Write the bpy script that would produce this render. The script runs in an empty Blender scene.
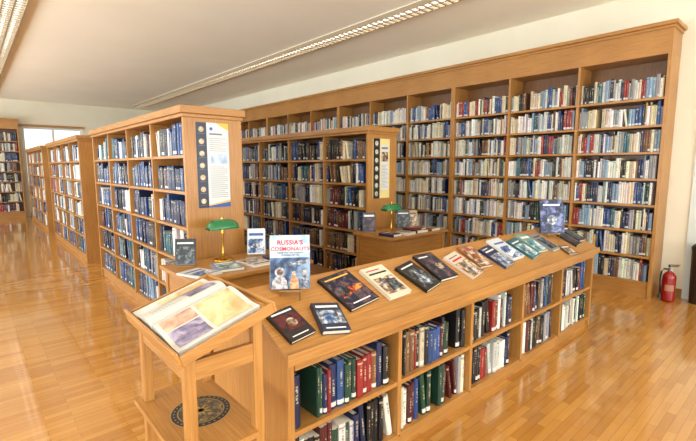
import bpy, math, random
from mathutils import Matrix, Vector
random.seed(11)
C = bpy.context.scene.collection
R = math.radians

def lin(c):
    def f(v):
        v = v/255.0
        return v/12.92 if v <= 0.04045 else ((v+0.055)/1.055)**2.4
    return (f(c[0]), f(c[1]), f(c[2]), 1.0)

# ---------------------------------------------------------------- materials
MATS = {}
def new_mat(name):
    m = bpy.data.materials.new(name); m.use_nodes = True
    nt = m.node_tree
    return m, nt, nt.nodes['Principled BSDF']

def plain(rgb, rough=0.5, metal=0.0, emis=0.0, coat=0.0):
    k = ('p', rgb, rough, metal, emis, coat)
    if k in MATS: return MATS[k]
    m, nt, b = new_mat('plain_%d_%d_%d' % rgb)
    b.inputs['Base Color'].default_value = lin(rgb)
    b.inputs['Roughness'].default_value = rough
    b.inputs['Metallic'].default_value = metal
    b.inputs['Coat Weight'].default_value = coat
    if emis:
        b.inputs['Emission Color'].default_value = lin(rgb)
        b.inputs['Emission Strength'].default_value = emis
    MATS[k] = m
    return m

def noisy(rgb1, rgb2, scale=3.0, rough=0.8, name='noisy'):
    k = ('n', rgb1, rgb2, scale, rough)
    if k in MATS: return MATS[k]
    m, nt, b = new_mat(name)
    tc = nt.nodes.new('ShaderNodeTexCoord')
    n = nt.nodes.new('ShaderNodeTexNoise'); n.inputs['Scale'].default_value = scale
    n.inputs['Detail'].default_value = 4
    r = nt.nodes.new('ShaderNodeValToRGB')
    r.color_ramp.elements[0].color = lin(rgb1); r.color_ramp.elements[0].position = 0.35
    r.color_ramp.elements[1].color = lin(rgb2); r.color_ramp.elements[1].position = 0.65
    nt.links.new(tc.outputs['Object'], n.inputs['Vector'])
    nt.links.new(n.outputs['Fac'], r.inputs['Fac'])
    nt.links.new(r.outputs['Color'], b.inputs['Base Color'])
    b.inputs['Roughness'].default_value = rough
    MATS[k] = m
    return m

def picture(c1, c2, c3, scale=14.0, rough=0.3):
    k = ('pic', c1, c2, c3, scale)
    if k in MATS: return MATS[k]
    m, nt, b = new_mat('printed_picture')
    tc = nt.nodes.new('ShaderNodeTexCoord')
    n = nt.nodes.new('ShaderNodeTexNoise'); n.inputs['Scale'].default_value = scale
    n.inputs['Detail'].default_value = 5; n.inputs['Distortion'].default_value = 0.6
    r = nt.nodes.new('ShaderNodeValToRGB')
    e = r.color_ramp.elements
    e[0].color = lin(c1); e[0].position = 0.36
    e[1].color = lin(c3); e[1].position = 0.66
    x = e.new(0.5); x.color = lin(c2)
    nt.links.new(tc.outputs['Object'], n.inputs['Vector'])
    nt.links.new(n.outputs['Fac'], r.inputs['Fac'])
    nt.links.new(r.outputs['Color'], b.inputs['Base Color'])
    b.inputs['Roughness'].default_value = rough
    MATS[k] = m
    return m

def wood(axis, dark=(148, 99, 45), light=(184, 132, 68), rough=0.36):
    k = ('w', axis, dark, light)
    if k in MATS: return MATS[k]
    m, nt, b = new_mat('oak_wood_' + axis)
    tc = nt.nodes.new('ShaderNodeTexCoord')
    mp = nt.nodes.new('ShaderNodeMapping')
    sc = {'x': (2.5, 90, 90), 'y': (90, 2.5, 90), 'z': (90, 90, 2.5)}[axis]
    mp.inputs['Scale'].default_value = sc
    n = nt.nodes.new('ShaderNodeTexNoise'); n.inputs['Scale'].default_value = 1.6
    n.inputs['Detail'].default_value = 6; n.inputs['Roughness'].default_value = 0.6
    n.inputs['Distortion'].default_value = 0.2
    n2 = nt.nodes.new('ShaderNodeTexNoise'); n2.inputs['Scale'].default_value = 2.2; n2.inputs['Detail'].default_value = 2
    r = nt.nodes.new('ShaderNodeValToRGB')
    r.color_ramp.elements[0].color = lin(dark); r.color_ramp.elements[0].position = 0.25
    r.color_ramp.elements[1].color = lin(light); r.color_ramp.elements[1].position = 0.68
    a1 = nt.nodes.new('ShaderNodeMath'); a1.operation = 'MULTIPLY_ADD'; a1.inputs[1].default_value = .45
    nt.links.new(tc.outputs['Object'], n2.inputs['Vector'])
    nt.links.new(tc.outputs['Object'], mp.inputs['Vector'])
    nt.links.new(mp.outputs['Vector'], n.inputs['Vector'])
    s = nt.nodes.new('ShaderNodeMath'); s.operation = 'SUBTRACT'; s.inputs[1].default_value = .5
    nt.links.new(n2.outputs['Fac'], s.inputs[0]); nt.links.new(s.outputs[0], a1.inputs[0]); nt.links.new(n.outputs['Fac'], a1.inputs[2])
    nt.links.new(a1.outputs[0], r.inputs['Fac'])
    nt.links.new(r.outputs['Color'], b.inputs['Base Color'])
    b.inputs['Roughness'].default_value = rough
    MATS[k] = m
    return m

def math_node(nt, op, a, b=None, c=None):
    n = nt.nodes.new('ShaderNodeMath'); n.operation = op
    for i, v in enumerate((a, b, c)):
        if v is None: continue
        if isinstance(v, (int, float)): n.inputs[i].default_value = v
        else: nt.links.new(v, n.inputs[i])
    return n.outputs[0]

def book_cover_mat(stuff):
    m, nt, b = new_mat('book_cloth_many' if stuff else 'book_cloth')
    if stuff:
        a = nt.nodes.new('ShaderNodeAttribute'); a.attribute_name = 'tint'
        col = a.outputs['Color']; rnd = a.outputs['Alpha']
    else:
        a = nt.nodes.new('ShaderNodeObjectInfo')
        col = a.outputs['Color']; rnd = a.outputs['Random']
    uv = nt.nodes.new('ShaderNodeUVMap'); uv.uv_map = 'UVMap'
    sp = nt.nodes.new('ShaderNodeSeparateXYZ')
    nt.links.new(uv.outputs['UV'], sp.inputs[0])
    u, v = sp.outputs[0], sp.outputs[1]
    def between(x, lo, hi):
        g = math_node(nt, 'GREATER_THAN', x, lo); l = math_node(nt, 'LESS_THAN', x, hi)
        return math_node(nt, 'MULTIPLY', g, l)
    lo = math_node(nt, 'MULTIPLY_ADD', rnd, 0.25, 0.28)
    hi = math_node(nt, 'ADD', lo, 0.36)
    title = math_node(nt, 'MULTIPLY', between(v, lo, hi), between(u, 0.36, 0.64))
    cmb = nt.nodes.new('ShaderNodeCombineXYZ')
    nt.links.new(math_node(nt, 'MULTIPLY', u, 1.5), cmb.inputs[0])
    nt.links.new(math_node(nt, 'MULTIPLY', v, 34.0), cmb.inputs[1])
    nt.links.new(math_node(nt, 'MULTIPLY', rnd, 91.0), cmb.inputs[2])
    n = nt.nodes.new('ShaderNodeTexNoise'); n.inputs['Scale'].default_value = 1.0
    n.inputs['Detail'].default_value = 1
    nt.links.new(cmb.outputs[0], n.inputs['Vector'])
    title = math_node(nt, 'MULTIPLY', title, math_node(nt, 'GREATER_THAN', n.outputs['Fac'], 0.5))
    title = math_node(nt, 'MULTIPLY', title, 0.7)
    bw = nt.nodes.new('ShaderNodeRGBToBW'); nt.links.new(col, bw.inputs[0])
    isl = math_node(nt, 'GREATER_THAN', bw.outputs[0], 0.25)
    ink = nt.nodes.new('ShaderNodeMix'); ink.data_type = 'RGBA'
    nt.links.new(isl, ink.inputs['Factor'])
    ink.inputs['A'].default_value = lin((205, 192, 160)); ink.inputs['B'].default_value = lin((60, 60, 80))
    m1 = nt.nodes.new('ShaderNodeMix'); m1.data_type = 'RGBA'
    nt.links.new(title, m1.inputs['Factor']); nt.links.new(col, m1.inputs['A']); nt.links.new(ink.outputs['Result'], m1.inputs['B'])
    hb = math_node(nt, 'MULTIPLY', between(v, 0.88, 0.93), between(math_node(nt, 'FRACT', math_node(nt, 'MULTIPLY', rnd, 7.3)), 0.0, 0.3))
    hb = math_node(nt, 'MULTIPLY', hb, 0.6)
    m2 = nt.nodes.new('ShaderNodeMix'); m2.data_type = 'RGBA'
    nt.links.new(hb, m2.inputs['Factor']); nt.links.new(m1.outputs['Result'], m2.inputs['A']); nt.links.new(ink.outputs['Result'], m2.inputs['B'])
    st = math_node(nt, 'MULTIPLY', between(v, 0.05, 0.15), between(math_node(nt, 'FRACT', math_node(nt, 'MULTIPLY', rnd, 3.7)), 0.0, 0.4))
    m3 = nt.nodes.new('ShaderNodeMix'); m3.data_type = 'RGBA'
    nt.links.new(st, m3.inputs['Factor']); nt.links.new(m2.outputs['Result'], m3.inputs['A']); m3.inputs['B'].default_value = lin((214, 212, 204))
    nt.links.new(m3.outputs['Result'], b.inputs['Base Color'])
    b.inputs['Roughness'].default_value = 0.4
    return m

WX, WY, WZ = wood('x'), wood('y'), wood('z')
WDK = wood('z', (104, 68, 36), (132, 90, 50))
PAPER = plain((226, 218, 198), 0.8)
BOOKM = book_cover_mat(False)
BOOKS = book_cover_mat(True)
BRASS = plain((205, 160, 70), 0.25, 1.0)

# ---------------------------------------------------------------- mesh builder
class MB:
    def __init__(s): s.v = []; s.f = []; s.m = []; s.mats = []; s.T = Matrix.Identity(4); s.smooth = []
    def mi(s, mat):
        if mat not in s.mats: s.mats.append(mat)
        return s.mats.index(mat)
    def add(s, vs, fs, mat, smooth=False):
        o = len(s.v); i = s.mi(mat)
        s.v += [tuple(s.T @ Vector(p)) for p in vs]
        for f in fs:
            s.f.append(tuple(o+k for k in f)); s.m.append(i); s.smooth.append(smooth)
    def box(s, a, b, mat):
        x0, y0, z0 = a; x1, y1, z1 = b
        s.add([(x0,y0,z0),(x1,y0,z0),(x1,y1,z0),(x0,y1,z0),(x0,y0,z1),(x1,y0,z1),(x1,y1,z1),(x0,y1,z1)],
              [(0,3,2,1),(4,5,6,7),(0,1,5,4),(1,2,6,5),(2,3,7,6),(3,0,4,7)], mat)
        return s
    def prism(s, prof, a, b, mat, axis='x'):
        n = len(prof)
        def P(p, q):
            if axis == 'x': return (q, p[0], p[1])
            if axis == 'y': return (p[0], q, p[1])
            return (p[0], p[1], q)
        vs = [P(p, a) for p in prof]+[P(p, b) for p in prof]
        fs = [tuple(range(n-1, -1, -1)), tuple(range(n, 2*n))]
        fs += [(i, (i+1) % n, n+(i+1) % n, n+i) for i in range(n)]
        s.add(vs, fs, mat); return s
    def lathe(s, prof, c, mat, n=24, axis='z'):
        vs = []; fs = []
        for (r, h) in prof:
            for i in range(n):
                a = 2*math.pi*i/n; x, y = r*math.cos(a), r*math.sin(a)
                if axis == 'z': vs.append((c[0]+x, c[1]+y, c[2]+h))
                elif axis == 'x': vs.append((c[0]+h, c[1]+x, c[2]+y))
                else: vs.append((c[0]+x, c[1]+h, c[2]+y))
        for k in range(len(prof)-1):
            for i in range(n):
                j = (i+1) % n
                fs.append((k*n+i, k*n+j, (k+1)*n+j, (k+1)*n+i))
        s.add(vs, fs, mat, True)
        k = len(prof)-1
        s.add(vs[:n], [tuple(range(n-1, -1, -1))], mat)
        s.add(vs[k*n:], [tuple(range(n))], mat)
        return s
    def disc(s, c, r, mat, n=28, normal='z', r0=0.0):
        vs = []
        for i in range(n):
            a = 2*math.pi*i/n; x, y = math.cos(a), math.sin(a)
            for rr in ((r,) if r0 == 0 else (r, r0)):
                if normal == 'z': vs.append((c[0]+rr*x, c[1]+rr*y, c[2]))
                else: vs.append((c[0]+rr*x, c[1], c[2]+rr*y))
        if r0 == 0: fs = [tuple(range(n))]
        else: fs = [(2*i, 2*((i+1) % n), 2*((i+1) % n)+1, 2*i+1) for i in range(n)]
        s.add(vs, fs, mat); return s
    def rect(s, x0, y0, x1, y1, z, mat, normal='z'):
        if normal == 'z': s.add([(x0,y0,z),(x1,y0,z),(x1,y1,z),(x0,y1,z)], [(0,1,2,3)], mat)
        else: s.add([(x0,z,y0),(x1,z,y0),(x1,z,y1),(x0,z,y1)], [(0,1,2,3)], mat)
        return s
    def tube(s, pts, r, mat, n=10):
        vs = []; fs = []
        P = [Vector(p) for p in pts]
        for k, p in enumerate(P):
            d = (P[min(k+1, len(P)-1)]-P[max(k-1, 0)]).normalized()
            up = Vector((0, 0, 1)) if abs(d.z) < 0.9 else Vector((1, 0, 0))
            a = d.cross(up).normalized(); b = d.cross(a).normalized()
            for i in range(n):
                t = 2*math.pi*i/n
                vs.append(tuple(p+a*r*math.cos(t)+b*r*math.sin(t)))
        for k in range(len(P)-1):
            for i in range(n):
                j = (i+1) % n
                fs.append((k*n+i, k*n+j, (k+1)*n+j, (k+1)*n+i))
        fs.append(tuple(range(n))); fs.append(tuple(range((len(P)-1)*n, len(P)*n)))
        s.add(vs, fs, mat, True); return s
    def mesh(s, name):
        me = bpy.data.meshes.new(name)
        me.from_pydata(s.v, [], s.f)
        for m in s.mats: me.materials.append(m)
        me.polygons.foreach_set('material_index', s.m)
        me.polygons.foreach_set('use_smooth', s.smooth)
        me.update(); return me

def link(ob): C.objects.link(ob); return ob

def part(parent, name, mb, loc=(0, 0, 0), label=None, bevel=0.0):
    me = mb if isinstance(mb, bpy.types.Mesh) else mb.mesh(name)
    ob = bpy.data.objects.new(name, me)
    link(ob)
    if parent is not None: ob.parent = parent
    ob.location = loc
    if label: ob['label'] = label
    if bevel:
        md = ob.modifiers.new('bev', 'BEVEL'); md.width = bevel; md.segments = 2; md.limit_method = 'ANGLE'
    return ob

def thing(name, label, cat, mb=None, mat=None, loc=(0, 0, 0), rotz=0.0, group=None, bevel=0.0):
    me = None
    if mb is not None: me = mb if isinstance(mb, bpy.types.Mesh) else mb.mesh(name)
    ob = bpy.data.objects.new(name, me)
    if me is None: ob.empty_display_size = 0.1
    link(ob)
    if mat is not None: ob.matrix_world = mat
    else:
        ob.location = loc; ob.rotation_euler = (0, 0, rotz)
    ob['label'] = label; ob['category'] = cat
    if group: ob['group'] = group
    if bevel:
        md = ob.modifiers.new('bev', 'BEVEL'); md.width = bevel; md.segments = 2; md.limit_method = 'ANGLE'
    return ob

def structure(name, mb):
    ob = bpy.data.objects.new(name, mb.mesh(name)); link(ob); ob['kind'] = 'structure'
    return ob

def text_mesh(txt, size, mat, bold=0.0):
    cu = bpy.data.curves.new('t', 'FONT'); cu.body = txt; cu.size = size
    cu.align_x = 'CENTER'; cu.offset = bold; cu.extrude = 0.0001; cu.resolution_u = 2; cu.space_character = 1.05
    o = bpy.data.objects.new('t', cu); link(o)
    bpy.context.view_layer.update()
    me = bpy.data.meshes.new_from_object(o.evaluated_get(bpy.context.evaluated_depsgraph_get()))
    bpy.data.objects.remove(o)
    me.materials.clear(); me.materials.append(mat)
    return me

# ---------------------------------------------------------------- room
X0, X1, Y0, Y1, H = -3.6, 6.06, -3.6, 16.36, 3.5
WALLM = noisy((226, 220, 198), (232, 226, 206), 1.2, 0.9, 'wall_paint')
CEILM = noisy((246, 240, 220), (250, 244, 226), 0.8, 0.95, 'ceiling_paint')

# parquet
fm, nt, b = new_mat('parquet_floor')
tc = nt.nodes.new('ShaderNodeTexCoord')
br = nt.nodes.new('ShaderNodeTexBrick')
br.inputs['Scale'].default_value = 1.0
br.inputs['Brick Width'].default_value = 0.36; br.inputs['Row Height'].default_value = 0.048
br.inputs['Mortar Size'].default_value = 0.0008; br.inputs['Mortar Smooth'].default_value = 0.3
br.inputs['Bias'].default_value = 0.0
br.offset = 0.37; br.squash = 1.0
br.inputs['Color1'].default_value = lin((204, 148, 74)); br.inputs['Color2'].default_value = lin((180, 122, 52))
br.inputs['Mortar'].default_value = lin((124, 78, 32))
nt.links.new(tc.outputs['Object'], br.inputs['Vector'])
mp = nt.nodes.new('ShaderNodeMapping'); mp.inputs['Scale'].default_value = (2, 30, 1)
ns = nt.nodes.new('ShaderNodeTexNoise'); ns.inputs['Scale'].default_value = 1.5; ns.inputs['Detail'].default_value = 5
nt.links.new(tc.outputs['Object'], mp.inputs['Vector']); nt.links.new(mp.outputs['Vector'], ns.inputs['Vector'])
mx = nt.nodes.new('ShaderNodeMix'); mx.data_type = 'RGBA'; mx.blend_type = 'MULTIPLY'
mx.inputs['Factor'].default_value = 0.3
rp = nt.nodes.new('ShaderNodeValToRGB'); rp.color_ramp.elements[0].color = (0.6, 0.6, 0.6, 1); rp.color_ramp.elements[0].position = 0.3
rp.color_ramp.elements[1].position = 0.7
nt.links.new(ns.outputs['Fac'], rp.inputs['Fac'])
nt.links.new(br.outputs['Color'], mx.inputs['A']); nt.links.new(rp.outputs['Color'], mx.inputs['B'])
nt.links.new(mx.outputs['Result'], b.inputs['Base Color'])
b.inputs['Roughness'].default_value = 0.17
b.inputs['Coat Weight'].default_value = 0.6; b.inputs['Coat Roughness'].default_value = 0.06

structure('floor', MB().box((X0-.2, Y0-.2, -0.1), (X1+.2, Y1+.2, 0), fm))
structure('ceiling', MB().box((X0-.2, Y0-.2, H), (X1+.2, Y1+.2, H+.12), CEILM))

def wall_open(name, axis, c0, c1, s0, s1, openings):
    mb = MB()
    def bx(a, b_, z0, z1):
        if b_-a < 1e-4 or z1-z0 < 1e-4: return
        if axis == 'x': mb.box((c0, a, z0), (c1, b_, z1), WALLM)
        else: mb.box((a, c0, z0), (b_, c1, z1), WALLM)
    p = s0
    for (a, b_, z0, z1) in openings:
        bx(p, a, 0, H); bx(a, b_, 0, z0); bx(a, b_, z1, H); p = b_
    bx(p, s1, 0, H)
    return structure(name, mb)

left_ops = [(-2.6+3.0*k, -0.6+3.0*k, 0.9, 2.9) for k in range(6)]
wall_open('wall_left', 'x', X0-.2, X0, Y0-.2, Y1+.2, left_ops)
added_rear_ops = [(-2.6, -0.6, 0.9, 2.9), (0.4, 2.4, 0.9, 2.9), (3.4, 5.4, 0.9, 2.9)]  # unseen openings added behind the camera so backlight flattens the shading
wall_open('wall_near', 'y', Y0-.2, Y0, X0, X1, added_rear_ops)
wall_open('wall_right', 'x', X1, X1+.2, Y0-.2, Y1+.2, [(-0.25, 0.86, 0.0, 2.35)])
wall_open('wall_far', 'y', Y1, Y1+.2, X0, X1, [(1.36, 2.95, 0.9, 2.72)])

FR = plain((222, 222, 212), 0.4)
def window(n, axis, c, a, b_, z0, z1, mat):
    mb = MB(); t = 0.06
    def bx(p, q, u, v):
        if axis == 'x': mb.box((c-.03, p, u), (c+.03, q, v), mat)
        else: mb.box((p, c-.03, u), (q, c+.03, v), mat)
    bx(a, b_, z0, z0+t); bx(a, b_, z1-t, z1); bx(a, a+t, z0+t, z1-t); bx(b_-t, b_, z0+t, z1-t)
    m = (a+b_)/2; bx(m-t/2, m+t/2, z0+t, z1-t)
    structure('window_%d' % n, mb)
k = 1
for (a, b_, z0, z1) in left_ops: window(k, 'x', X0-.1, a, b_, z0, z1, FR); k += 1
for (a, b_, z0, z1) in added_rear_ops: window(k, 'y', Y0-.1, a, b_, z0, z1, FR); k += 1  # frames for the added backlight openings, out of view
window(k, 'y', Y1+.1, 1.36, 2.95, 0.9, 2.72, FR)
mb = MB(); mb.box((1.26, Y1-.04, 2.72), (3.0, Y1, 2.79), WX)
structure('trim_1', mb)
FR2 = plain((204, 212, 206), 0.4)
mb = MB(); mb.box((X1-.03, .86, 0), (X1, 1.0, 2.55), FR2); mb.box((X1-.03, -.39, 2.35), (X1, .86, 2.55), FR2); mb.box((X1-.03, -.39, 0), (X1, -.25, 2.35), FR2)
structure('trim_2', mb)
mb = MB(); DG = plain((176, 190, 186), 0.25)
mb.box((X1+.06, -.25, 0.0), (X1+.1, .86, 2.35), FR)
mb.box((X1+.045, -.13, 1.1), (X1+.06, .74, 2.2), DG); mb.box((X1+.045, -.13, .15), (X1+.06, .74, .95), DG)
structure('door_1', mb)
structure('baseboard_right', MB().box((X1-.015, 1.0, 0), (X1, 1.2, .1), WY))
structure('baseboard_far', MB().box((1.4, Y1-.015, 0), (X1, Y1, .1), WX))

# ---------------------------------------------------------------- ceiling lights
TUBE = plain((255, 249, 240), 0.5, 0, 5.2)
REFL = plain((156, 144, 122), 0.5, 0.1)
CASE = plain((160, 142, 114), 0.5)
INNER = plain((226, 220, 206), 0.4)
hb = MB(); L = 1.3
hb.box((-.12, 0, -.012), (.12, L, 0), INNER); hb.box((-.12, 0, -.07), (-.107, L, -.012), CASE); hb.box((.107, 0, -.07), (.12, L, -.012), CASE)
house = hb.mesh('housing')
lv = MB()
for i in range(13):
    y = L*(i+.5)/13; lv.box((-.107, y-.011, -.069), (.107, y+.011, -.054), REFL)
lv.box((-.01, 0, -.069), (.01, L, -.054), REFL)
louv = lv.mesh('louver')
tm = MB()
for sx in (-.058, .058):
    tm.tube([(sx, .01, -.034), (sx, L-.01, -.034)], .014, TUBE, 8)
tub = tm.mesh('tube')
for xc in (0.60, 4.38):
    for i in range(12):
        e = thing('ceiling_light', 'long louvered fluorescent fitting mounted on the beige ceiling', 'ceiling light', loc=(xc, -0.2+1.302*i, H), group='row of fluorescent ceiling fittings')
        part(e, 'housing', house); part(e, 'louver', louv); part(e, 'tube', tub)

# ---------------------------------------------------------------- palettes
COL = {'navy': (26, 36, 74), 'blue': (38, 70, 124), 'sky': (130, 154, 176), 'white': (224, 222, 214), 'cream': (214, 200, 168),
       'black': (24, 23, 26), 'red': (146, 38, 36), 'maroon': (84, 30, 32), 'green': (30, 66, 50), 'teal': (38, 92, 104),
       'brown': (108, 74, 46), 'grey': (146, 146, 146), 'yellow': (194, 158, 76), 'orange': (180, 104, 54), 'purple': (60, 46, 84)}
P_WALL = ['white']*14+['cream']*8+['grey']*4+['sky']*4+['blue']*3+['navy']*3+['black']*3+['red']*2+['brown']*2+['teal']+['green']+['yellow']
P_A = ['navy']*12+['blue']*7+['white']*3+['black']*5+['teal']*2+['sky']*1+['grey']*1+['maroon']
P_B = ['black']*6+['navy']*5+['brown']*3+['blue']*3+['grey']*2+['white']*3+['maroon']*1+['cream']*2+['teal']
P_I = ['black']*7+['navy']*4+['white']*3+['green']*2+['red']*2+['blue']*2+['cream']*1+['maroon']*2+['grey']+['brown']
def tinted(cn):
    k = random.uniform(.84, 1.1)
    return lin([min(255, v*k*random.uniform(.96, 1.04)) for v in COL[cn]])
SPECS = []
def fill(M, x0, x1, z, hmax, pal, where, group, thick=(.018, .045), hr=(.19, .27), dr=(.15, .2), gap=.04, setb=.03, fillto=1.0, runs=(1, 1, 1, 1, 1, 2, 2, 3, 4)):
    x = x0+.004; end = x0+(x1-x0)*fillto
    run = 0; cur = random.choice(pal); th = random.uniform(*thick); hh = random.uniform(*hr)
    while True:
        if run <= 0:
            cur = random.choice(pal); run = random.choice(runs); th = random.uniform(*thick); hh = min(random.uniform(*hr), hmax-.02)
        run -= 1
        h = min(hh+random.uniform(-.006, .006), hmax-.012); w = th*random.uniform(.9, 1.1); d = random.uniform(*dr)
        tilt = 0.0
        if random.random() < gap: tilt = random.uniform(R(5), R(12))
        px = x+(h*math.sin(tilt) if tilt else 0)
        nx = px+w*math.cos(tilt)+.0012
        if nx > end: break
        B = Matrix.Translation((px, setb+random.uniform(0, .016), z+.001)) @ Matrix.Rotation(-tilt, 4, 'Y') @ Matrix.Translation((w/2, 0, 0))
        SPECS.append((M @ B, (w, d, h), cur, random.random(), where, group))
        x = nx
        if random.random() < gap*.35: x += random.uniform(.03, .09)

# ---------------------------------------------------------------- bookcases
def bookcase(label, group, loc, rotz, length, depth, bays, zs, ztop, height, double, pal, where, bgroup, hang=.03, frieze=True, ov=None, **kw):
    e = thing('bookcase', label, 'bookcase', loc=loc, rotz=rotz, group=group)
    M = Matrix.Translation(loc) @ Matrix.Rotation(rotz, 4, 'Z')
    T = .035; t = .028
    side = MB().box((0, 0, 0), (T, depth, ztop+.001), WZ).mesh('side_panel')
    part(e, 'side_panel', side, (0, 0, 0), bevel=.003); part(e, 'side_panel', side, (length-T, 0, 0), bevel=.003)
    bw = (length-2*T-(bays-1)*t)/bays
    xs = [T+i*(bw+t) for i in range(bays)]
    backs = depth/2 if double else depth-.012
    dv = MB().box((0, .004, zs[0]), (t, backs-.002, ztop), WZ).mesh('divider')
    sh = MB().box((0, .008, -.024), (bw, backs-.002, 0), WX).mesh('shelf')
    for i in range(bays):
        if i: part(e, 'divider', dv, (xs[i]-t, 0, 0))
        for z in zs: part(e, 'shelf', sh, (xs[i], 0, z))
        if double:
            if i: part(e, 'divider', dv, (xs[i]-t, backs+.01, 0))
            for z in zs: part(e, 'shelf', sh, (xs[i], backs+.004, z))
    part(e, 'back_panel', MB().box((T, backs, .03), (length-T, backs+.01, ztop), WDK))
    part(e, 'plinth', MB().box((T, .02, 0), (length-T, backs-.002, zs[0]-.025), WX))
    if frieze:
        part(e, 'frieze', MB().box((0, 0, ztop+.001), (length, depth, height-.07), WX))
    mb = MB()
    y1 = depth+(hang if double else 0)
    ol, orr = ov if ov else (hang*.8, hang*.8)
    zb = height-.07 if frieze else ztop+.001
    mb.box((-ol*.4, -hang*.4, zb), (length+orr*.4, depth+hang*.4 if double else depth, zb+.03), WX)
    mb.box((-ol, -hang, zb+.03), (length+orr, y1, height), WX)
    part(e, 'cornice', mb, bevel=.005)
    for i in range(bays):
        for j, z in enumerate(zs):
            hm = (zs[j+1]-.024-z) if j+1 < len(zs) else ztop-z
            ft = random.choice([1, 1, 1, 1, .97, .92])
            fill(M, xs[i], xs[i]+bw, z, hm, pal, where, bgroup, fillto=ft, **kw)
    return e

zsW = [.19+.295*i for i in range(8)]
for s in range(5):
    ya = 1.22+2.73*s; yb = ya+2.729
    bookcase('tall honey oak bookcase full of books against cream wall', 'tall oak wall bookcases',
             (5.68, yb, 0), R(-90), yb-ya, .37, 3, zsW, 2.70, 3.03, False, P_WALL,
             'on tall wall bookcase', 'books on the tall wall bookcases', hang=.05, ov=(0, .04 if s == 0 else 0), thick=(.012, .034), hr=(.19, .258), gap=.012, runs=(1, 1, 1, 1, 2, 2, 3))
zsA = [.12+.295*i for i in range(6)]
bookcase('double-sided oak bookcase with navy and white poster on its end', 'freestanding oak bookcases', (1.30, 6.64, 0), R(-90), 3.24, .5, 4, zsA, 1.89, 1.98, True, P_A,
         'on freestanding bookcase', 'books on the freestanding bookcases', frieze=False, thick=(.016, .045), hr=(.18, .262), gap=.07, runs=(1, 1, 2, 3, 4, 6))
bookcase('double-sided oak bookcase of dark books with cream poster on end', 'freestanding oak bookcases', (3.56, 7.0, 0), R(-90), 3.36, .5, 4, zsA, 1.89, 1.98, True, P_B,
         'on freestanding bookcase', 'books on the freestanding bookcases', frieze=False, thick=(.02, .05), hr=(.19, .262), gap=.06)
bookcase('double-sided honey oak bookcase further down the room', 'freestanding oak bookcases', (1.30, 10.85, 0), R(-90), 3.25, .5, 4, zsA, 1.89, 1.98, True, P_WALL+P_A,
         'on freestanding bookcase', 'books on the freestanding bookcases', frieze=False, thick=(.018, .045), hr=(.2, .262), gap=.06)
bookcase('double-sided honey oak bookcase near the far wall', 'freestanding oak bookcases', (1.30, 15.0, 0), R(-90), 3.25, .5, 4, zsA, 1.89, 1.98, True, P_WALL+P_A,
         'on freestanding bookcase', 'books on the freestanding bookcases', frieze=False, thick=(.02, .05), hr=(.2, .262), gap=.06)
bookcase('tall oak bookcase standing alone against the far wall', 'tall oak wall bookcases', (-1.45, 15.99, 0), 0, 2.7, .36, 3, zsW, 2.6, 2.9, False, P_B+P_WALL,
         'on far wall bookcase', 'books on the far wall bookcase', thick=(.02, .05), hr=(.2, .26), gap=.05)

# ---------------------------------------------------------------- display island
IX, IY, IL, ID = 0.91, 1.375, 3.43, 0.75
isl = thing('display_island', 'long low oak island with sloping display top and bookshelves', 'display shelf', loc=(IX, IY, 0))
prof = [(.02, 0), (ID-.02, 0), (ID-.02, .715), (ID/2, .897), (.02, .715)]
for x in (0.0, IL-.035):
    part(isl, 'end_panel', MB().prism(prof, x, x+.035, WZ), bevel=.002)
NB = 5; T = .035; t = .028
bw = (IL-2*T-(NB-1)*t)/NB
xs = [T+i*(bw+t) for i in range(NB)]
dprof = [(.022, .08), (.36, .08), (.36, .86), (.022, .70)]
dm = MB().prism(dprof, 0, t, WZ).mesh('divider')
shm = MB().box((0, .025, -.024), (bw, .358, 0), WX).mesh('shelf')
for i in range(NB):
    if i: part(isl, 'divider', dm, (xs[i]-t, 0, 0))
    for z in (.085, .385): part(isl, 'shelf', shm, (xs[i], 0, z))
part(isl, 'back_panel', MB().box((T, .362, .0), (IL-T, .39, .87), WDK))
part(isl, 'plinth', MB().box((T, .04, 0), (IL-T, .36, .06), WX))
part(isl, 'fascia', MB().box((T, .012, .665), (IL-T, .021, .718), WX))
part(isl, 'sloping_top', MB().prism([(-.01, .71), (-.01, .745), (ID/2, .9375), (ID/2, .9025)], -.02, IL+.02, WX), bevel=.003)
part(isl, 'sloping_top', MB().prism([(ID/2+.0005, .9025), (ID/2+.0005, .9375), (ID+.01, .745), (ID+.01, .71)], -.02, IL+.02, WX), bevel=.003)
part(isl, 'lip', MB().box((-.02, -.018, .705), (IL+.02, -.0105, .757), WX), bevel=.002)
MI = Matrix.Translation((IX, IY, 0))
for i in range(NB):
    fill(MI, xs[i], xs[i]+bw, .085, .27, P_I+['white']*3, 'on lower shelf of display island', 'books on the display island shelves', (.018, .042), (.19, .26), (.15, .2), .09, .04, fillto=random.choice([1, .95, .9]), runs=(1, 1, 1, 2, 3))
    fill(MI, xs[i], xs[i]+bw, .385, .27, P_I, 'on upper shelf of display island', 'books on the display island shelves', (.016, .042), (.19, .26), (.15, .2), .07, .04, fillto=random.choice([1, .97, .9]), runs=(1, 1, 1, 2, 3))

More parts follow.
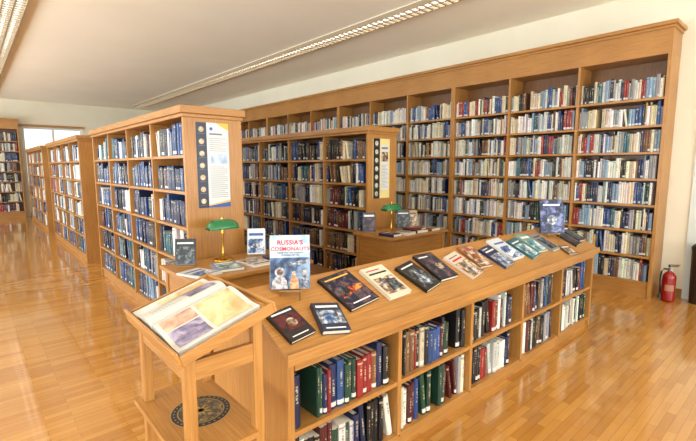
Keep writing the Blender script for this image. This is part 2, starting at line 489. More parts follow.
# ---------------------------------------------------------------- shelved books
c = .09
O = [(.5, 1), (.5, .045), (.3, .012), (0, 0), (-.3, .012), (-.5, .045), (-.5, 1)]
I = [(.5-c, 1), (.5-c, .07), (.3, .07), (0, .07), (-.3, .07), (-.5+c, .07), (-.5+c, 1)]
n = 7
vs = [(p[0], p[1], 0) for p in O]+[(p[0], p[1], 1) for p in O]+[(p[0], p[1], 0) for p in I]+[(p[0], p[1], 1) for p in I]
fs = []; spine = []
for k in range(6):
    if 1 <= k <= 4: spine.append(len(fs))
    fs.append((k+1, k, n+k, n+k+1))
    fs.append((2*n+k, 2*n+k+1, 3*n+k+1, 3*n+k))
    fs.append((n+k+1, n+k, 3*n+k, 3*n+k+1))
    fs.append((k, k+1, 2*n+k+1, 2*n+k))
fs.append((0, 2*n, 3*n, n)); fs.append((6, n+6, 3*n+6, 2*n+6))
bm_ = MB(); bm_.add(vs, fs, BOOKM); bm_.box((-.5+c, .071, .015), (.5-c, .97, .975), PAPER)
ub = bm_.mesh('book')
uvl = ub.uv_layers.new(name='UVMap')
for pi, p in enumerate(ub.polygons):
    for li in p.loop_indices:
        if pi in spine:
            co = ub.vertices[ub.loops[li].vertex_index].co
            uvl.data[li].uv = (co.x+.5, co.z)
        else: uvl.data[li].uv = (-1, -1)

bpy.context.view_layer.update()
dg = bpy.context.evaluated_depsgraph_get()
eye = Vector((0, 0, 1.5)); fwd = Vector((.6652, .7466, 0)); rt = Vector((.7466, -.6652, 0))
def score(s):
    p = s[0] @ Vector((0, 0, s[1][2]*.6)); d = p-eye; F = d.dot(fwd); Rr = d.dot(rt)
    if F < .3: return 0
    dep = F*.9922-d.z*.1246; up = d.z*.9922+F*.1246
    if abs(Rr/dep) > .81 or abs(up/dep) > .5: return 0
    nrm = (s[0].to_3x3() @ Vector((0, -1, 0))).normalized()
    return max(0, nrm.dot(-d.normalized()))*s[1][0]*s[1][2]/d.length_squared
SPECS.sort(key=score, reverse=True)
near, rest = [], []
for s in SPECS:
    if len(near) < 298 and score(s) > 0:
        p = s[0] @ Vector((0, -.004, s[1][2]*.6)); d = p-eye
        hit = bpy.context.scene.ray_cast(dg, eye, d.normalized(), distance=d.length-.02)[0]
        (rest if hit else near).append(s)
    else: rest.append(s)
for (M, (w, d, h), cn, rnd, where, group) in near:
    ob = bpy.data.objects.new('book', ub)
    C.objects.link(ob)
    ob.matrix_world = M @ Matrix.Diagonal((w, d, h, 1))
    ob.color = tinted(cn)
    ob['label'] = '%s%s hardback book %s' % ('thick ' if w > .036 else 'slim ' if w < .022 else '', cn, where)
    ob['category'] = 'book'; ob['group'] = group
V = []; Fc = []; UV = []; TI = []; MI2 = []
for (M, (w, d, h), cn, rnd, where, group) in rest:
    o = len(V)
    for z in (0, h):
        for (x, y) in ((-.5, .03), (0, 0), (.5, .03), (.5, 1), (-.5, 1)):
            V.append(tuple(M @ Vector((x*w, y*d, z))))
    col = tinted(cn)
    ff = [((0, 1, 6, 5), [(0, 0), (.5, 0), (.5, 1), (0, 1)], 0), ((1, 2, 7, 6), [(.5, 0), (1, 0), (1, 1), (.5, 1)], 0),
          ((2, 3, 8, 7), None, 0), ((3, 4, 9, 8), None, 1), ((4, 0, 5, 9), None, 0), ((5, 6, 7, 8, 9), None, 1)]
    for f, uv, mi in ff:
        Fc.append(tuple(o+i for i in f)); MI2.append(mi)
        for i in range(len(f)):
            UV.append(uv[i] if uv else (-1, -1)); TI.append((col[0], col[1], col[2], rnd))
me = bpy.data.meshes.new('book')
me.from_pydata(V, [], Fc); me.materials.append(BOOKS); me.materials.append(PAPER)
me.polygons.foreach_set('material_index', MI2)
ul = me.uv_layers.new(name='UVMap'); ul.data.foreach_set('uv', [a for p in UV for a in p])
ca = me.color_attributes.new('tint', 'FLOAT_COLOR', 'CORNER'); ca.data.foreach_set('color', [a for p in TI for a in p])
me.update()
st = thing('book', 'many assorted library books filling the oak bookcases', 'book', me)
st['kind'] = 'stuff'

# ---------------------------------------------------------------- display books
def display_book(label, mat, w, h, th, decals, base, group=None, texts=()):
    e = thing('display_book', label, 'book', mat=mat, group=group)
    bm = plain(base, 0.3, coat=.3)
    cv = MB()
    cv.box((-w/2, -h/2, 0), (w/2, h/2, .002), bm)
    cv.box((-w/2, -h/2, th-.002), (w/2, h/2, th), bm)
    cv.box((-w/2-.001, -h/2, 0), (-w/2+.002, h/2, th), bm)
    z = th+.0004
    for d in decals:
        if d[0] == 'r': cv.rect(-w/2+d[1]*w, -h/2+d[2]*h, -w/2+d[3]*w, -h/2+d[4]*h, z, d[5])
        elif d[0] == 'd': cv.disc((-w/2+d[1]*w, -h/2+d[2]*h, z), d[3]*w, d[4])
        elif d[0] == 'p': cv.add([(-w/2+a_*w, -h/2+b2*h, z) for (a_, b2) in d[1]], [tuple(range(len(d[1])))], d[2])
        z += .00025
    part(e, 'cover', cv)
    part(e, 'pages', MB().box((-w/2+.0025, -h/2+.003, .0022), (w/2-.003, h/2-.003, th-.0022), PAPER))
    for (s, x, y, size, tm_) in texts:
        part(e, 'cover_lettering', text_mesh(s, size, tm_, size*.018), (x, y, z+.0003))
    return e

INKW = plain((230, 230, 230), .4); INKR = plain((190, 14, 18), .4); INKY = plain((226, 180, 60), .4); INKK = plain((25, 25, 30), .4)
INKB = plain((40, 80, 160), .4)
def slope_z(Y): return .745+(Y-1.365)*.5
def on_slope(X, Y, rz=0, lift=0):
    return Matrix.Translation((X, Y, slope_z(Y)+.0018+lift)) @ Matrix.Rotation(math.atan(.5), 4, 'X') @ Matrix.Rotation(R(rz), 4, 'Z')
g = 'books on display along the sloping top'
space = picture((6, 8, 20), (20, 28, 60), (110, 80, 80), 30)
fire = picture((20, 10, 20), (150, 50, 30), (240, 150, 60), 24)
earth = picture((20, 40, 90), (70, 110, 160), (220, 225, 235), 26)
sepia = picture((60, 44, 36), (140, 112, 88), (220, 205, 180), 34)
red = picture((20, 10, 16), (100, 30, 30), (30, 20, 40), 24)
teal = picture((20, 80, 96), (90, 140, 150), (220, 230, 230), 26)
purple = picture((8, 12, 30), (26, 40, 84), (120, 130, 180), 20)
mars = picture((90, 46, 30), (160, 90, 54), (220, 170, 120), 26)
night = picture((8, 10, 16), (24, 34, 48), (110, 120, 120), 36)
steel = picture((40, 46, 60), (110, 120, 136), (210, 214, 220), 40)
display_book('dark book with reddish cover picture lying on sloping top', on_slope(1.0, 1.50, 8), .14, .18, .016,
             [('r', .06, .3, .94, .8, red), ('r', .1, .87, .9, .92, INKW), ('r', .15, .1, .8, .13, INKW), ('d', .55, .52, .18, sepia)], (24, 20, 26), g)
display_book('small dark blue book with pale picture at lower edge', on_slope(1.195, 1.47, -16), .14, .18, .024,
             [('r', .05, .25, .95, .72, steel), ('r', .1, .82, .9, .9, INKW), ('r', .15, .08, .85, .12, INKW), ('r', .3, .3, .6, .62, earth)], (20, 36, 64), g)
display_book('large dark space book with orange glow on its cover', on_slope(1.425, 1.60, 8), .22, .25, .016,
             [('r', .03, .03, .97, .97, space), ('p', [(.1, .3), (.9, .42), (.95, .52), (.3, .58)], fire), ('d', .35, .5, .14, night), ('r', .1, .86, .9, .9, INKY), ('r', .2, .1, .8, .13, INKW)], (12, 12, 24), g)
display_book('cream covered book with brown picture on sloping top', on_slope(1.69, 1.59, 3), .18, .25, .02,
             [('r', .07, .1, .93, .62, sepia), ('r', .1, .74, .9, .79, INKK), ('r', .1, .86, .7, .89, INKR), ('p', [(.35, .15), (.9, .2), (.85, .5), (.5, .55)], night), ('d', .3, .45, .1, steel)], (210, 200, 178), g)
display_book('black and dark green book on the sloping top', on_slope(1.95, 1.57, 11), .17, .235, .02,
             [('r', .08, .1, .92, .75, night), ('r', .12, .85, .88, .89, INKW), ('p', [(.2, .2), (.8, .15), (.5, .65)], steel)], (14, 20, 20), g)
display_book('black book with starry cover art on sloping top', on_slope(2.165, 1.605, 0), .18, .25, .02,
             [('r', .04, .04, .96, .96, space), ('r', .1, .85, .6, .89, INKW), ('d', .55, .42, .26, night), ('d', .62, .46, .16, sepia)], (10, 10, 14), g)
display_book('orange and white book with rocket picture on sloping top', on_slope(2.42, 1.565, 11), .17, .235, .018,
             [('r', .0, .0, 1, .62, sepia), ('r', .1, .7, .9, .76, INKR), ('r', .1, .84, .8, .87, INKK), ('p', [(.4, .05), (.6, .05), (.55, .5), (.5, .58), (.45, .5)], steel)], (206, 192, 178), g)
display_book('brown and orange picture book on the sloping top', on_slope(2.625, 1.605, -4), .155, .23, .016,
             [('r', .04, .04, .96, .96, sepia), ('r', .15, .79, .85, .85, INKR), ('r', .2, .12, .8, .15, INKW), ('d', .5, .45, .25, mars)], (140, 84, 50), g)
display_book('navy and white book on the sloping top', on_slope(2.835, 1.56, 8), .165, .23, .018,
             [('r', .0, .0, 1, .6, steel), ('r', .1, .74, .9, .8, INKW), ('r', .1, .88, .6, .91, INKW), ('d', .5, .3, .22, earth)], (30, 48, 84), g)
display_book('white and blue book on the sloping top', on_slope(3.045, 1.605, 1), .18, .25, .018,
             [('r', .05, .05, .95, .6, earth), ('r', .1, .73, .9, .8, INKB), ('p', [(.1, .1), (.9, .3), (.9, .4), (.1, .25)], INKW)], (210, 216, 222), g)
display_book('teal and white book on the sloping top', on_slope(3.265, 1.57, 7), .165, .24, .018,
             [('r', .05, .05, .95, .7, teal), ('r', .1, .78, .9, .84, INKW), ('d', .5, .4, .2, steel)], (40, 96, 104), g)
display_book('pale green book with white lettering on sloping top', on_slope(3.465, 1.60, -3), .16, .24, .018,
             [('r', .05, .05, .95, .6, teal), ('r', .1, .74, .9, .84, INKW)], (120, 150, 140), g)
display_book('grey book with dark picture on the sloping top', on_slope(3.65, 1.575, 3), .155, .24, .018,
             [('r', .08, .1, .92, .7, night), ('r', .1, .78, .9, .84, INKK)], (140, 138, 134), g)
display_book('small brown paperback at lower edge of sloping top', on_slope(3.82, 1.44, -8), .14, .12, .014,
             [('r', .08, .1, .92, .6, sepia), ('r', .1, .72, .9, .84, INKW)], (96, 64, 46), g)
display_book('black paperback lying beside upright blue book', on_slope(4.09, 1.56, 5), .15, .24, .018,
             [('r', .1, .77, .9, .84, INKY), ('r', .1, .15, .9, .6, space)], (24, 22, 28), g)
display_book('dark paperback at the very end of the sloping top', on_slope(4.27, 1.59, -2), .15, .24, .018,
             [('r', .1, .77, .9, .84, INKW), ('r', .1, .15, .9, .6, night)], (34, 38, 52), g)

def easel(X, Y, z, rz, w=.12, feet=False):
    AC = plain((150, 112, 66), .4)
    M = Matrix.Translation((X, Y, z)) @ Matrix.Rotation(R(rz), 4, 'Z')
    e = thing('book_stand', 'small bronze metal easel stand holding up a book', 'book stand', mat=M)
    part(e, 'ledge', MB().box((-w/2, -.022, 0), (w/2, .022, .004), AC).box((-w/2, -.025, 0), (w/2, -.022, .008), AC))
    for sx in (-w*.35, w*.35): part(e, 'prong', MB().tube([(sx, .02, .003), (sx, .02+.13*math.tan(R(12)), .13)], .0025, AC, 8))
    if feet:
        for sx in (-w*.45, w*.45):
            for sy in (-.019, .019):
                p = M @ Vector((sx, sy, 0)); zz = slope_z(p.y)-z+.0025
                if zz < -.001: part(e, 'foot', MB().tube([(sx, sy, 0.0005), (sx, sy, zz)], .0025, AC, 8))
def upright(label, X, Y, z, rz, w, h, th, decals, base, texts=(), group=None, lean=12, feet=False, ew=.12):
    easel(X, Y, z, rz, w=ew, feet=feet)
    M = Matrix.Translation((X, Y, z+.0055)) @ Matrix.Rotation(R(rz), 4, 'Z') @ Matrix.Translation((0, .012, 0)) @ Matrix.Rotation(R(90-lean), 4, 'X') @ Matrix.Translation((0, h/2, 0))
    return display_book(label, M, w, h, th, decals, base, group, texts)
SUIT = picture((120, 120, 126), (170, 170, 176), (214, 214, 218), 60); VIS = picture((20, 22, 34), (90, 70, 60), (150, 116, 96), 50)
pale = picture((140, 166, 196), (178, 194, 212), (206, 212, 222), 14)
OR2 = plain((204, 40, 20), .4)
cos_t = [("RUSSIA'S", 0, .082, .031, INKR), ('COSMONAUTS', 0, .053, .0262, OR2), ('INSIDE THE YURI GAGARIN', 0, .040, .0095, INKK), ('TRAINING CENTER', 0, .029, .0095, INKK)]
upright('pale upright book with red lettering and cosmonaut photographs', 1.105, 1.652, .9175, -36, .188, .255, .02,
        [('r', .0, .0, 1, 1, pale),
         ('r', .0, .0, 1, .58, picture((16, 30, 66), (50, 80, 120), (130, 156, 186), 18)),
         ('p', [(.03, .0), (.44, .0), (.41, .15), (.34, .23), (.14, .23), (.06, .15)], SUIT), ('d', .24, .31, .125, SUIT), ('d', .24, .307, .08, VIS),
         ('p', [(.5, .0), (.72, .0), (.7, .18), (.64, .24), (.56, .24), (.5, .16)], mars), ('d', .6, .29, .055, sepia),
         ('p', [(.76, .0), (.98, .0), (.96, .2), (.9, .26), (.8, .24), (.76, .16)], steel), ('d', .86, .31, .055, sepia),
         ('p', [(.35, .42), (.95, .46), (.93, .53), (.5, .5)], steel)],
        (200, 208, 220), cos_t, g, feet=True, ew=.1)
upright('dark blue space book standing upright on a small easel', 3.88, 1.60, .9035, -38, .22, .30, .02,
        [('r', .02, .02, .98, .98, purple), ('r', .15, .82, .85, .87, INKW), ('d', .5, .4, .2, steel)], (14, 16, 36), (), g, feet=True)

# ---------------------------------------------------------------- reading tables
def table(loc, w, d, label):
    e = thing('table', label, 'table', loc=loc)
    part(e, 'table_top', MB().box((0, 0, .72), (w, d, .75), WX), bevel=.004)
    zb = .3
    part(e, 'apron', MB().box((.081, .04, zb), (w-.081, .06, .719), WX).box((.081, d-.06, zb), (w-.081, d-.04, .719), WX)
         .box((.04, .081, zb), (.06, d-.081, .719), WY).box((w-.06, .081, zb), (w-.04, d-.081, .719), WY))
    lg = MB().box((0, 0, 0), (.05, .05, .719), WZ).mesh('leg')
    for x in (.03, w-.08):
        for y in (.03, d-.08): part(e, 'leg', lg, (x, y, 0), bevel=.003)
    return e
table((1.05, 2.72, 0), 1.0, .64, 'small oak table beside end of bookcase with blue books')
table((3.3, 3.0, 0), 1.0, .62, 'small oak table beside end of bookcase with dark books')

GREEN, gn, gbb = new_mat('green_glass_shade')
gbb.inputs['Base Color'].default_value = lin((8, 104, 56)); gbb.inputs['Roughness'].default_value = .12
gbb.inputs['Coat Weight'].default_value = .6
gbb.inputs['Emission Color'].default_value = lin((14, 140, 72)); gbb.inputs['Emission Strength'].default_value = .12
def lamp(X, Y, rz):
    e = thing('desk_lamp', 'brass banker lamp with green glass shade on oak table', 'lamp', loc=(X, Y, .75), rotz=R(rz), group='green banker lamps')
    part(e, 'base', MB().lathe([(.075, 0), (.078, .006), (.07, .014), (.03, .02), (.014, .032)], (0, 0, .0005), BRASS))
    part(e, 'stem', MB().lathe([(.008, .03), (.014, .05), (.008, .07), (.007, .2), (.012, .22), (.007, .24), (.007, .325), (.014, .335), (.006, .352), (.003, .36)], (0, 0, 0), BRASS, 14))
    s = MB(); n = 16; vs = []; fs = []
    prof = []
    for i in range(n+1):
        a = math.pi*(.02+.96*i/n); prof.append((.078*math.cos(a), .08*math.sin(a)))
    Ls = [(-.123, .2), (-.12, .45), (-.11, .7), (-.088, .88), (-.048, .98), (0, 1.02), (.048, .98), (.088, .88), (.11, .7), (.12, .45), (.123, .2)]
    for (x, k_) in Ls:
        for (y, z) in prof: vs.append((x, y*(.5+.5*k_), .256+z*k_))
    for j in range(len(Ls)-1):
        for i in range(n): fs.append((j*(n+1)+i, j*(n+1)+i+1, (j+1)*(n+1)+i+1, (j+1)*(n+1)+i))
    fs.append(tuple(range(n+1))); fs.append(tuple(range((len(Ls)-1)*(n+1), len(Ls)*(n+1))))
    s.add(vs, fs, GREEN, True)
    o = part(e, 'lamp_shade', s)
    md = o.modifiers.new('sol', 'SOLIDIFY'); md.thickness = .003
lamp(1.50, 3.2, 0); lamp(3.60, 3.29, 0)

def flat(X, Y, z, rz): return Matrix.Translation((X, Y, z+.0008)) @ Matrix.Rotation(R(rz), 4, 'Z')
gt = 'books laid out on the reading table'
display_book('white booklet with blue picture lying on table', flat(1.17, 2.88, .75, 20), .19, .25, .014, [('r', .08, .1, .92, .6, earth), ('r', .1, .7, .9, .8, INKB)], (216, 216, 214), gt)
display_book('pale blue book lying flat on table', flat(1.40, 2.93, .75, -8), .18, .25, .02, [('r', .05, .1, .95, .7, teal), ('r', .1, .78, .9, .9, INKW)], (110, 140, 166), gt)
display_book('white and grey book lying flat on table', flat(1.63, 2.93, .75, 6), .18, .25, .018, [('r', .05, .3, .95, .9, sepia), ('r', .1, .1, .9, .2, INKK)], (206, 202, 194), gt)
display_book('dark blue book lying flat on table', flat(1.87, 2.95, .75, -4), .18, .25, .018, [('r', .05, .3, .95, .9, space), ('r', .1, .1, .9, .2, INKW)], (30, 50, 100), gt)
upright('black book with dark picture standing on table', 1.19, 3.2, .7505, -35, .15, .2, .018, [('r', .05, .05, .95, .7, night), ('r', .1, .8, .9, .86, INKW)], (16, 16, 22), (), gt)
upright('blue and white book standing on table', 1.8, 3.2, .7505, -35, .15, .22, .018, [('r', .05, .05, .95, .6, earth), ('r', .1, .72, .9, .82, INKB), ('d', .5, .35, .2, steel)], (206, 214, 222), (), gt)
upright('dark blue book standing on table', 3.43, 3.48, .7505, -38, .15, .22, .018, [('r', .05, .05, .95, .7, space), ('r', .1, .78, .9, .88, INKW)], (20, 26, 60), (), gt)
upright('dark picture book standing on table', 3.96, 3.42, .7505, -38, .16, .22, .018, [('r', .05, .05, .95, .7, night), ('r', .1, .78, .9, .84, INKW)], (30, 36, 60), (), gt)
upright('tan picture book standing on table', 4.16, 3.45, .7505, -38, .14, .2, .018, [('r', .05, .05, .95, .7, sepia), ('r', .1, .78, .9, .84, INKK)], (170, 140, 100), (), gt)
display_book('dark blue book lying at table corner', flat(3.42, 3.14, .75, 8), .16, .2, .03, [('r', .08, .1, .92, .6, space), ('r', .1, .7, .9, .8, INKW)], (26, 34, 70), gt)
display_book('white book lying flat on table', flat(3.63, 3.1, .75, 5), .16, .17, .03, [('r', .08, .1, .92, .6, sepia), ('r', .1, .7, .9, .8, INKK)], (210, 208, 202), gt)
display_book('dark book lying flat on table', flat(3.86, 3.15, .75, -5), .18, .24, .035, [('r', .08, .1, .92, .6, night), ('r', .1, .7, .9, .8, INKW)], (24, 28, 44), gt)
display_book('red paperback lying on top of another book', flat(3.86, 3.14, .7865, 14), .14, .2, .02, [('r', .08, .1, .92, .6, red), ('r', .1, .7, .9, .8, INKW)], (130, 40, 36), gt)
display_book('tan book lying flat on table', flat(4.1, 3.16, .75, 4), .18, .24, .03, [('r', .08, .1, .92, .6, sepia), ('r', .1, .7, .9, .8, INKW)], (120, 90, 62), gt)

# ---------------------------------------------------------------- posters
NAVY = plain((20, 26, 54), .35); YEL = plain((224, 178, 50), .35); WH = plain((208, 210, 210), .35); GOLD = plain((190, 158, 90), .4)
CRM = plain((222, 206, 140), .4); TXT = plain((110, 112, 120), .5); TX2 = plain((150, 152, 158), .5)
def poster(label, x0, x1, z0, z1, y, order):
    mb = MB(); w = x1-x0; h = z1-z0; q = y-.0035
    mb.box((x0, y-.003, z0), (x1, y, z1), WH if order == 'a' else CRM)
    if order == 'a':
        s0, s1 = x0, x0+w*.32
        mb.rect(s0, z0, s1, z1, q, NAVY, 'y')
        mb.add([(x0+w*.62, q, z1), (x0+w*.82, q, z1-h*.05), (x1, q, z1-h*.08), (x1, q, z1)], [(0, 1, 2, 3)], YEL)
        mb.rect(x0+w*.42, z0+h*.52, x0+w*.95, z0+h*.64, q, pale, 'y')
        mb.add([(s1, q, z0), (x1, q, z0), (x1, q, z0+h*.06), (s1, q, z0+h*.02)], [(0, 1, 2, 3)], INKB)
        mb.add([(s1, q, z0+h*.02), (x1, q, z0+h*.06), (x1, q, z0+h*.085), (s1, q, z0+h*.035)], [(0, 1, 2, 3)], YEL)
        for i in range(16): mb.rect(x0+w*.4, z0+h*(.12+.024*i), x0+w*(.94-.1*(i % 4 == 3)), z0+h*(.128+.024*i), q, TX2, 'y')
        for i in range(7): mb.rect(x0+w*.4, z0+h*(.67+.024*i), x0+w*(.92-.12*(i % 3 == 2)), z0+h*(.678+.024*i), q, TX2, 'y')
        mb.rect(x0+w*.4, z0+h*.86, x0+w*.8, z0+h*.88, q, TXT, 'y')
        mb.disc((x0+w*.46, q-.0003, z0+h*.93), w*.05, INKB, normal='y')
    else:
        s0, s1 = x0+w*.02, x0+w*.4
        mb.rect(s0, z0, s1, z1, q, plain((20, 20, 24), .35), 'y')
        mb.rect(s1+w*.08, z0+h*.14, x1-w*.08, z0+h*.9, q, WH, 'y')
        mb.rect(s1+w*.1, z0+h*.62, x1-w*.1, z0+h*.78, q-.0003, sepia, 'y')
        for i in range(16): mb.rect(x0+w*.5, z0+h*(.18+.025*i), x0+w*(.9-.08*(i % 3)), z0+h*(.187+.025*i), q-.0003, TX2, 'y')
        mb.rect(x0+w*.5, z0+h*.83, x0+w*.88, z0+h*.86, q-.0003, TXT, 'y')
    m = (s0+s1)/2; ww_ = s1-s0
    for i in range(7):
        zc_ = z0+h*(.08+.14*i)
        mb.disc((m, q-.0004, zc_), ww_*.25, GOLD if order == 'a' else plain((205, 202, 194), .4), normal='y')
        mb.disc((m, q-.0007, zc_), ww_*.19, picture((150, 130, 90), (190, 180, 160), (220, 215, 205), 40), normal='y')
        mb.rect(m-ww_*.3, zc_-h*.05, m+ww_*.3, zc_-h*.046, q-.0004, TXT, 'y')
    thing('poster', label, 'poster', mb)
poster('white poster with navy strip of gold moons on bookcase end', 1.395, 1.675, 1.165, 1.858, 3.399, 'a')
poster('yellow-edged poster with black strip of discs on bookcase end', 3.64, 3.93, 1.12, 1.84, 3.639, 'b')

# ---------------------------------------------------------------- lectern
lx0, lx1, ly0, ly1 = .42, .735, 1.225, 1.735
zl, zh = .95, 1.046
lec = thing('lectern', 'oak reading stand with sloping tray and emblem on lower shelf', 'lectern', loc=(.42, 1.225, 0))
W = ly1-ly0; D = lx1-lx0
ang = math.atan2(zh-zl, D); Ls = math.hypot(zh-zl, D)
MT = Matrix.Translation((0, 0, zl)) @ Matrix.Rotation(-ang, 4, 'Y')
m = MB(); m.T = MT; m.box((0, 0, -.034), (Ls, W, -.018), WY); part(lec, 'tray', m, bevel=.002)
m = MB(); m.T = MT; m.box((-.012, -.012, -.04), (0, W+.012, .012), WY); part(lec, 'lip', m, bevel=.003)
m = MB(); m.T = MT; m.box((0, -.012, -.04), (Ls, 0, -.004), WX); m.box((0, W, -.04), (Ls, W+.012, -.004), WX); m.box((Ls, -.012, -.04), (Ls+.012, W+.012, -.004), WY)
part(lec, 'rim', m, bevel=.002)
for (x, ztop_) in ((.025, zl-.04), (D-.055, zh-.06)):
    for y in (.02, W-.055):
        part(lec, 'leg', MB().box((x, y, 0), (x+.035, y+.035, ztop_+.008), WZ), bevel=.003)
part(lec, 'apron', MB().box((.06, .025, zl-.11), (D-.055, .045, zl-.045), WX).box((.06, W-.045, zl-.11), (D-.055, W-.025, zl-.045), WX).box((.03, .055, zl-.11), (.045, W-.055, zl-.045), WY))
S0 = .575; S1 = .595
part(lec, 'lower_shelf', MB().box((.0, .0, S0), (.0249, W, S1), WY).box((.025, .0555, S0), (D-.02, W-.0555, S1), WY).box((.0605, 0, S0), (D-.0555, .055, S1), WY).box((.0605, W-.055, S0), (D-.0555, W, S1), WY))
em = MB(); cx, cy = D/2+.005, W/2
EG = plain((30, 38, 50), .5); EM = plain((164, 134, 76), .5)
em.disc((cx, cy, S1+.0005), .11, EM); em.disc((cx, cy, S1+.001), .105, EG); em.disc((cx, cy, S1+.0015), .084, EM, r0=.08)
em.disc((cx, cy, S1+.0015), .078, picture((38, 48, 62), (84, 76, 56), (160, 134, 84), 50))
for i in range(8):
    a = 2*math.pi*i/8
    em.add([(cx+.008*math.cos(a+1.57), cy+.008*math.sin(a+1.57), S1+.0025), (cx+.045*math.cos(a), cy+.045*math.sin(a), S1+.0025), (cx-.008*math.cos(a+1.57), cy-.008*math.sin(a+1.57), S1+.0025)], [(0, 1, 2)], EM)
for i in range(30):
    a = 2*math.pi*i/30; em.disc((cx+.095*math.cos(a), cy+.095*math.sin(a), S1+.002), .0035, EM, 6)
part(lec, 'emblem', em, label='round navy and gold emblem')
part(lec, 'stretcher', MB().box((.06, .025, .12), (D-.055, .045, .16), WX).box((.06, W-.045, .12), (D-.055, W-.025, .16), WX))

Mtray = Matrix.Translation((.42, 1.225, zl)) @ Matrix.Rotation(-ang, 4, 'Y') @ Matrix.Translation((.004, W/2, -.0175))
ob_ = thing('open_book', 'open illustrated magazine lying on sloping oak reading stand', 'book', mat=Mtray)
hh, ww = .30, .235
PB = plain((60, 70, 110), .4)
cov = MB().box((0, -ww-.004, 0), (hh, -.004, .002), PB).box((0, -.004, 0), (hh, .004, .002), PB).box((0, .004, 0), (hh, ww+.004, .002), PB)
part(ob_, 'cover', cov)
def zc(t_): return .0025+.042*math.sin(math.pi*min(1, t_**.5*1.0))*(1-t_*.5)+.004*(1-t_)+.012*max(0, t_-.75)/.25
pg = MB(); vs = []; fs = []; N = 20
pts = [(-1+i/N) for i in range(N+1)]+[(i/N) for i in range(1, N+1)]
for tt in pts:
    y = tt*ww; z = zc(abs(tt)) if tt else .006
    vs += [(0.004, y, z), (hh-.004, y, z), (0.004, y, .0022), (hh-.004, y, .0022)]
for i in range(len(pts)-1):
    a = 4*i; b_ = 4*(i+1)
    fs += [(a, a+1, b_+1, b_), (a, b_, b_+2, a+2), (a+1, a+3, b_+3, b_+1), (a+2, b_+2, b_+3, a+3)]
fs += [(0, 2, 3, 1)]
pg.add(vs, fs, plain((202, 200, 194), .3))
def on_page(x0, x1, t0, t1, mat, e=.0006):
    vs = []; fs = []
    ts = sorted(set([t0, t1]+[q_ for q_ in pts if t0 < q_ < t1]))
    for t_ in ts:
        z = zc(abs(t_))+e+.0006
        vs += [(x0*hh, t_*ww, z), (x1*hh, t_*ww, z)]
    for i in range(len(ts)-1): fs.append((2*i, 2*i+1, 2*i+3, 2*i+2))
    pg.add(vs, fs, mat)
tan = picture((176, 146, 100), (204, 178, 130), (220, 202, 162), 14)
vio = picture((84, 76, 104), (128, 118, 146), (176, 168, 188), 24)
pink = picture((150, 110, 100), (186, 146, 124), (212, 182, 160), 24)
on_page(.48, .93, -.92, -.18, tan); on_page(.06, .44, -.92, -.5, vio); on_page(.06, .44, -.47, -.18, pink)
on_page(.56, .92, .18, .6, vio); on_page(.3, .92, .64, .93, tan)
for i in range(9): on_page(.12+.042*i, .125+.042*i, .2, .58, plain((160, 160, 160), .5))
part(ob_, 'pages', pg)

# ---------------------------------------------------------------- fire extinguisher
RED = plain((140, 8, 8), .3, coat=.3); BLK = plain((22, 22, 22), .4); STEEL = plain((150, 150, 148), .35, 1.0)
fe = thing('fire_extinguisher', 'red fire extinguisher with black hose standing on parquet floor', 'fire extinguisher', loc=(5.78, 1.08, 0), rotz=R(-50))
part(fe, 'cylinder', MB().lathe([(.05, 0), (.062, .008), (.065, .03), (.065, .27), (.06, .3), (.042, .325), (.022, .34), (.02, .352)], (0, 0, 0), RED, 28))
lp = MB(); vs = []
for i in range(9):
    a = R(-150+i*10); vs += [(.0656*math.cos(a), .0656*math.sin(a), .13), (.0656*math.cos(a), .0656*math.sin(a), .2)]
lp.add(vs, [(2*i, 2*i+2, 2*i+3, 2*i+1) for i in range(8)], plain((170, 120, 96), .4))
part(fe, 'label_plate', lp)
part(fe, 'valve', MB().lathe([(.019, .352), (.02, .375), (.012, .38), (.012, .395)], (0, 0, 0), STEEL, 16).lathe([(.016, 0), (.016, .012)], (.0, -.032, .37), STEEL, 14, 'y'))
part(fe, 'handle', MB().box((-.01, -.012, .396), (.085, .012, .402), BLK).box((-.01, -.012, .412), (.095, .012, .419), BLK).box((-.014, -.012, .39), (-.006, .012, .419), BLK), bevel=.002)
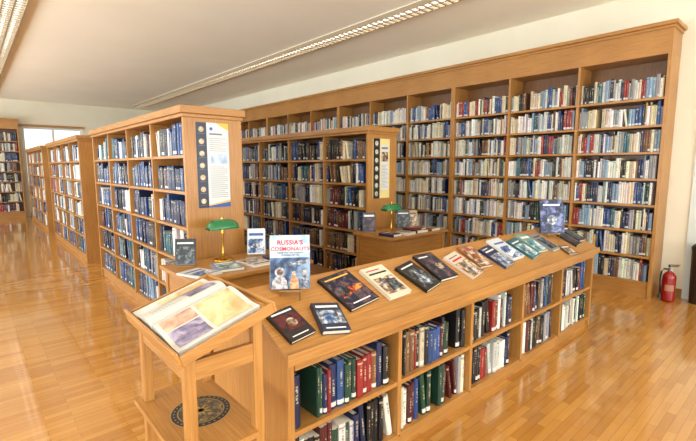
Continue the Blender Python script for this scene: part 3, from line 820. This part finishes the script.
part(fe, 'hose', MB().tube([(-.018, 0, .366), (-.06, 0, .372), (-.085, 0, .34), (-.09, 0, .27), (-.085, 0, .16), (-.083, 0, .1)], .009, BLK, 10).lathe([(.01, 0), (.018, -.06)], (-.083, 0, .1), BLK, 14))
wb = thing('waste_bin', 'tall dark brown waste bin standing beside white door frame', 'bin', loc=(5.92, .84, 0))
DB = plain((44, 30, 24), .4)
part(wb, 'body', MB().lathe([(.07, 0), (.075, .01), (.088, .58), (.09, .6)], (0, 0, 0), DB, 28))
part(wb, 'lid', MB().lathe([(.094, .601), (.094, .63), (.07, .66), (.03, .672)], (0, 0, 0), plain((30, 24, 22), .3), 28))

# ---------------------------------------------------------------- lights
w = bpy.data.worlds.new('World'); bpy.context.scene.world = w; w.use_nodes = True
bg = w.node_tree.nodes['Background']; bg.inputs['Color'].default_value = (.84, .92, 1.0, 1); bg.inputs['Strength'].default_value = 1.7
def area(loc, rot, sx, sy, power, col=(1, 1, 1)):
    l = bpy.data.lights.new('window_light', 'AREA'); l.shape = 'RECTANGLE'; l.size = sx; l.size_y = sy  # added area lamp, fills the room from outside an opening
    l.energy = power; l.color = col
    o = bpy.data.objects.new('window_light', l); link(o); o.location = loc; o.rotation_euler = rot
for i, (a, b_, z0, z1) in enumerate(left_ops):
    area((X0-.3, (a+b_)/2, (z0+z1)/2-.3), (0, R(-128), 0), 2.0, 2.0, 120 if i < 2 else 175, (.9, .96, 1))  # added fill outside the left windows, tilted up to brighten the ceiling
for (a, b_, z0, z1) in added_rear_ops:
    area(((a+b_)/2, Y0-.3, (z0+z1)/2-.3), (R(128), 0, 0), 2.0, 2.0, 165, (.9, .96, 1))  # added backlight fill behind the camera, tilted up at the ceiling

# ---------------------------------------------------------------- camera
cam = bpy.data.cameras.new('Camera'); cam.lens = 22.03; cam.sensor_width = 36; cam.clip_start = .05
co = bpy.data.objects.new('Camera', cam); link(co)
co.location = (0, 0, 1.5); co.rotation_euler = (R(90-7.16), 0, R(-41.7))
bpy.context.scene.camera = co
bpy.context.scene.view_settings.view_transform = 'Standard'
print('SPECS', len(SPECS), len(near))
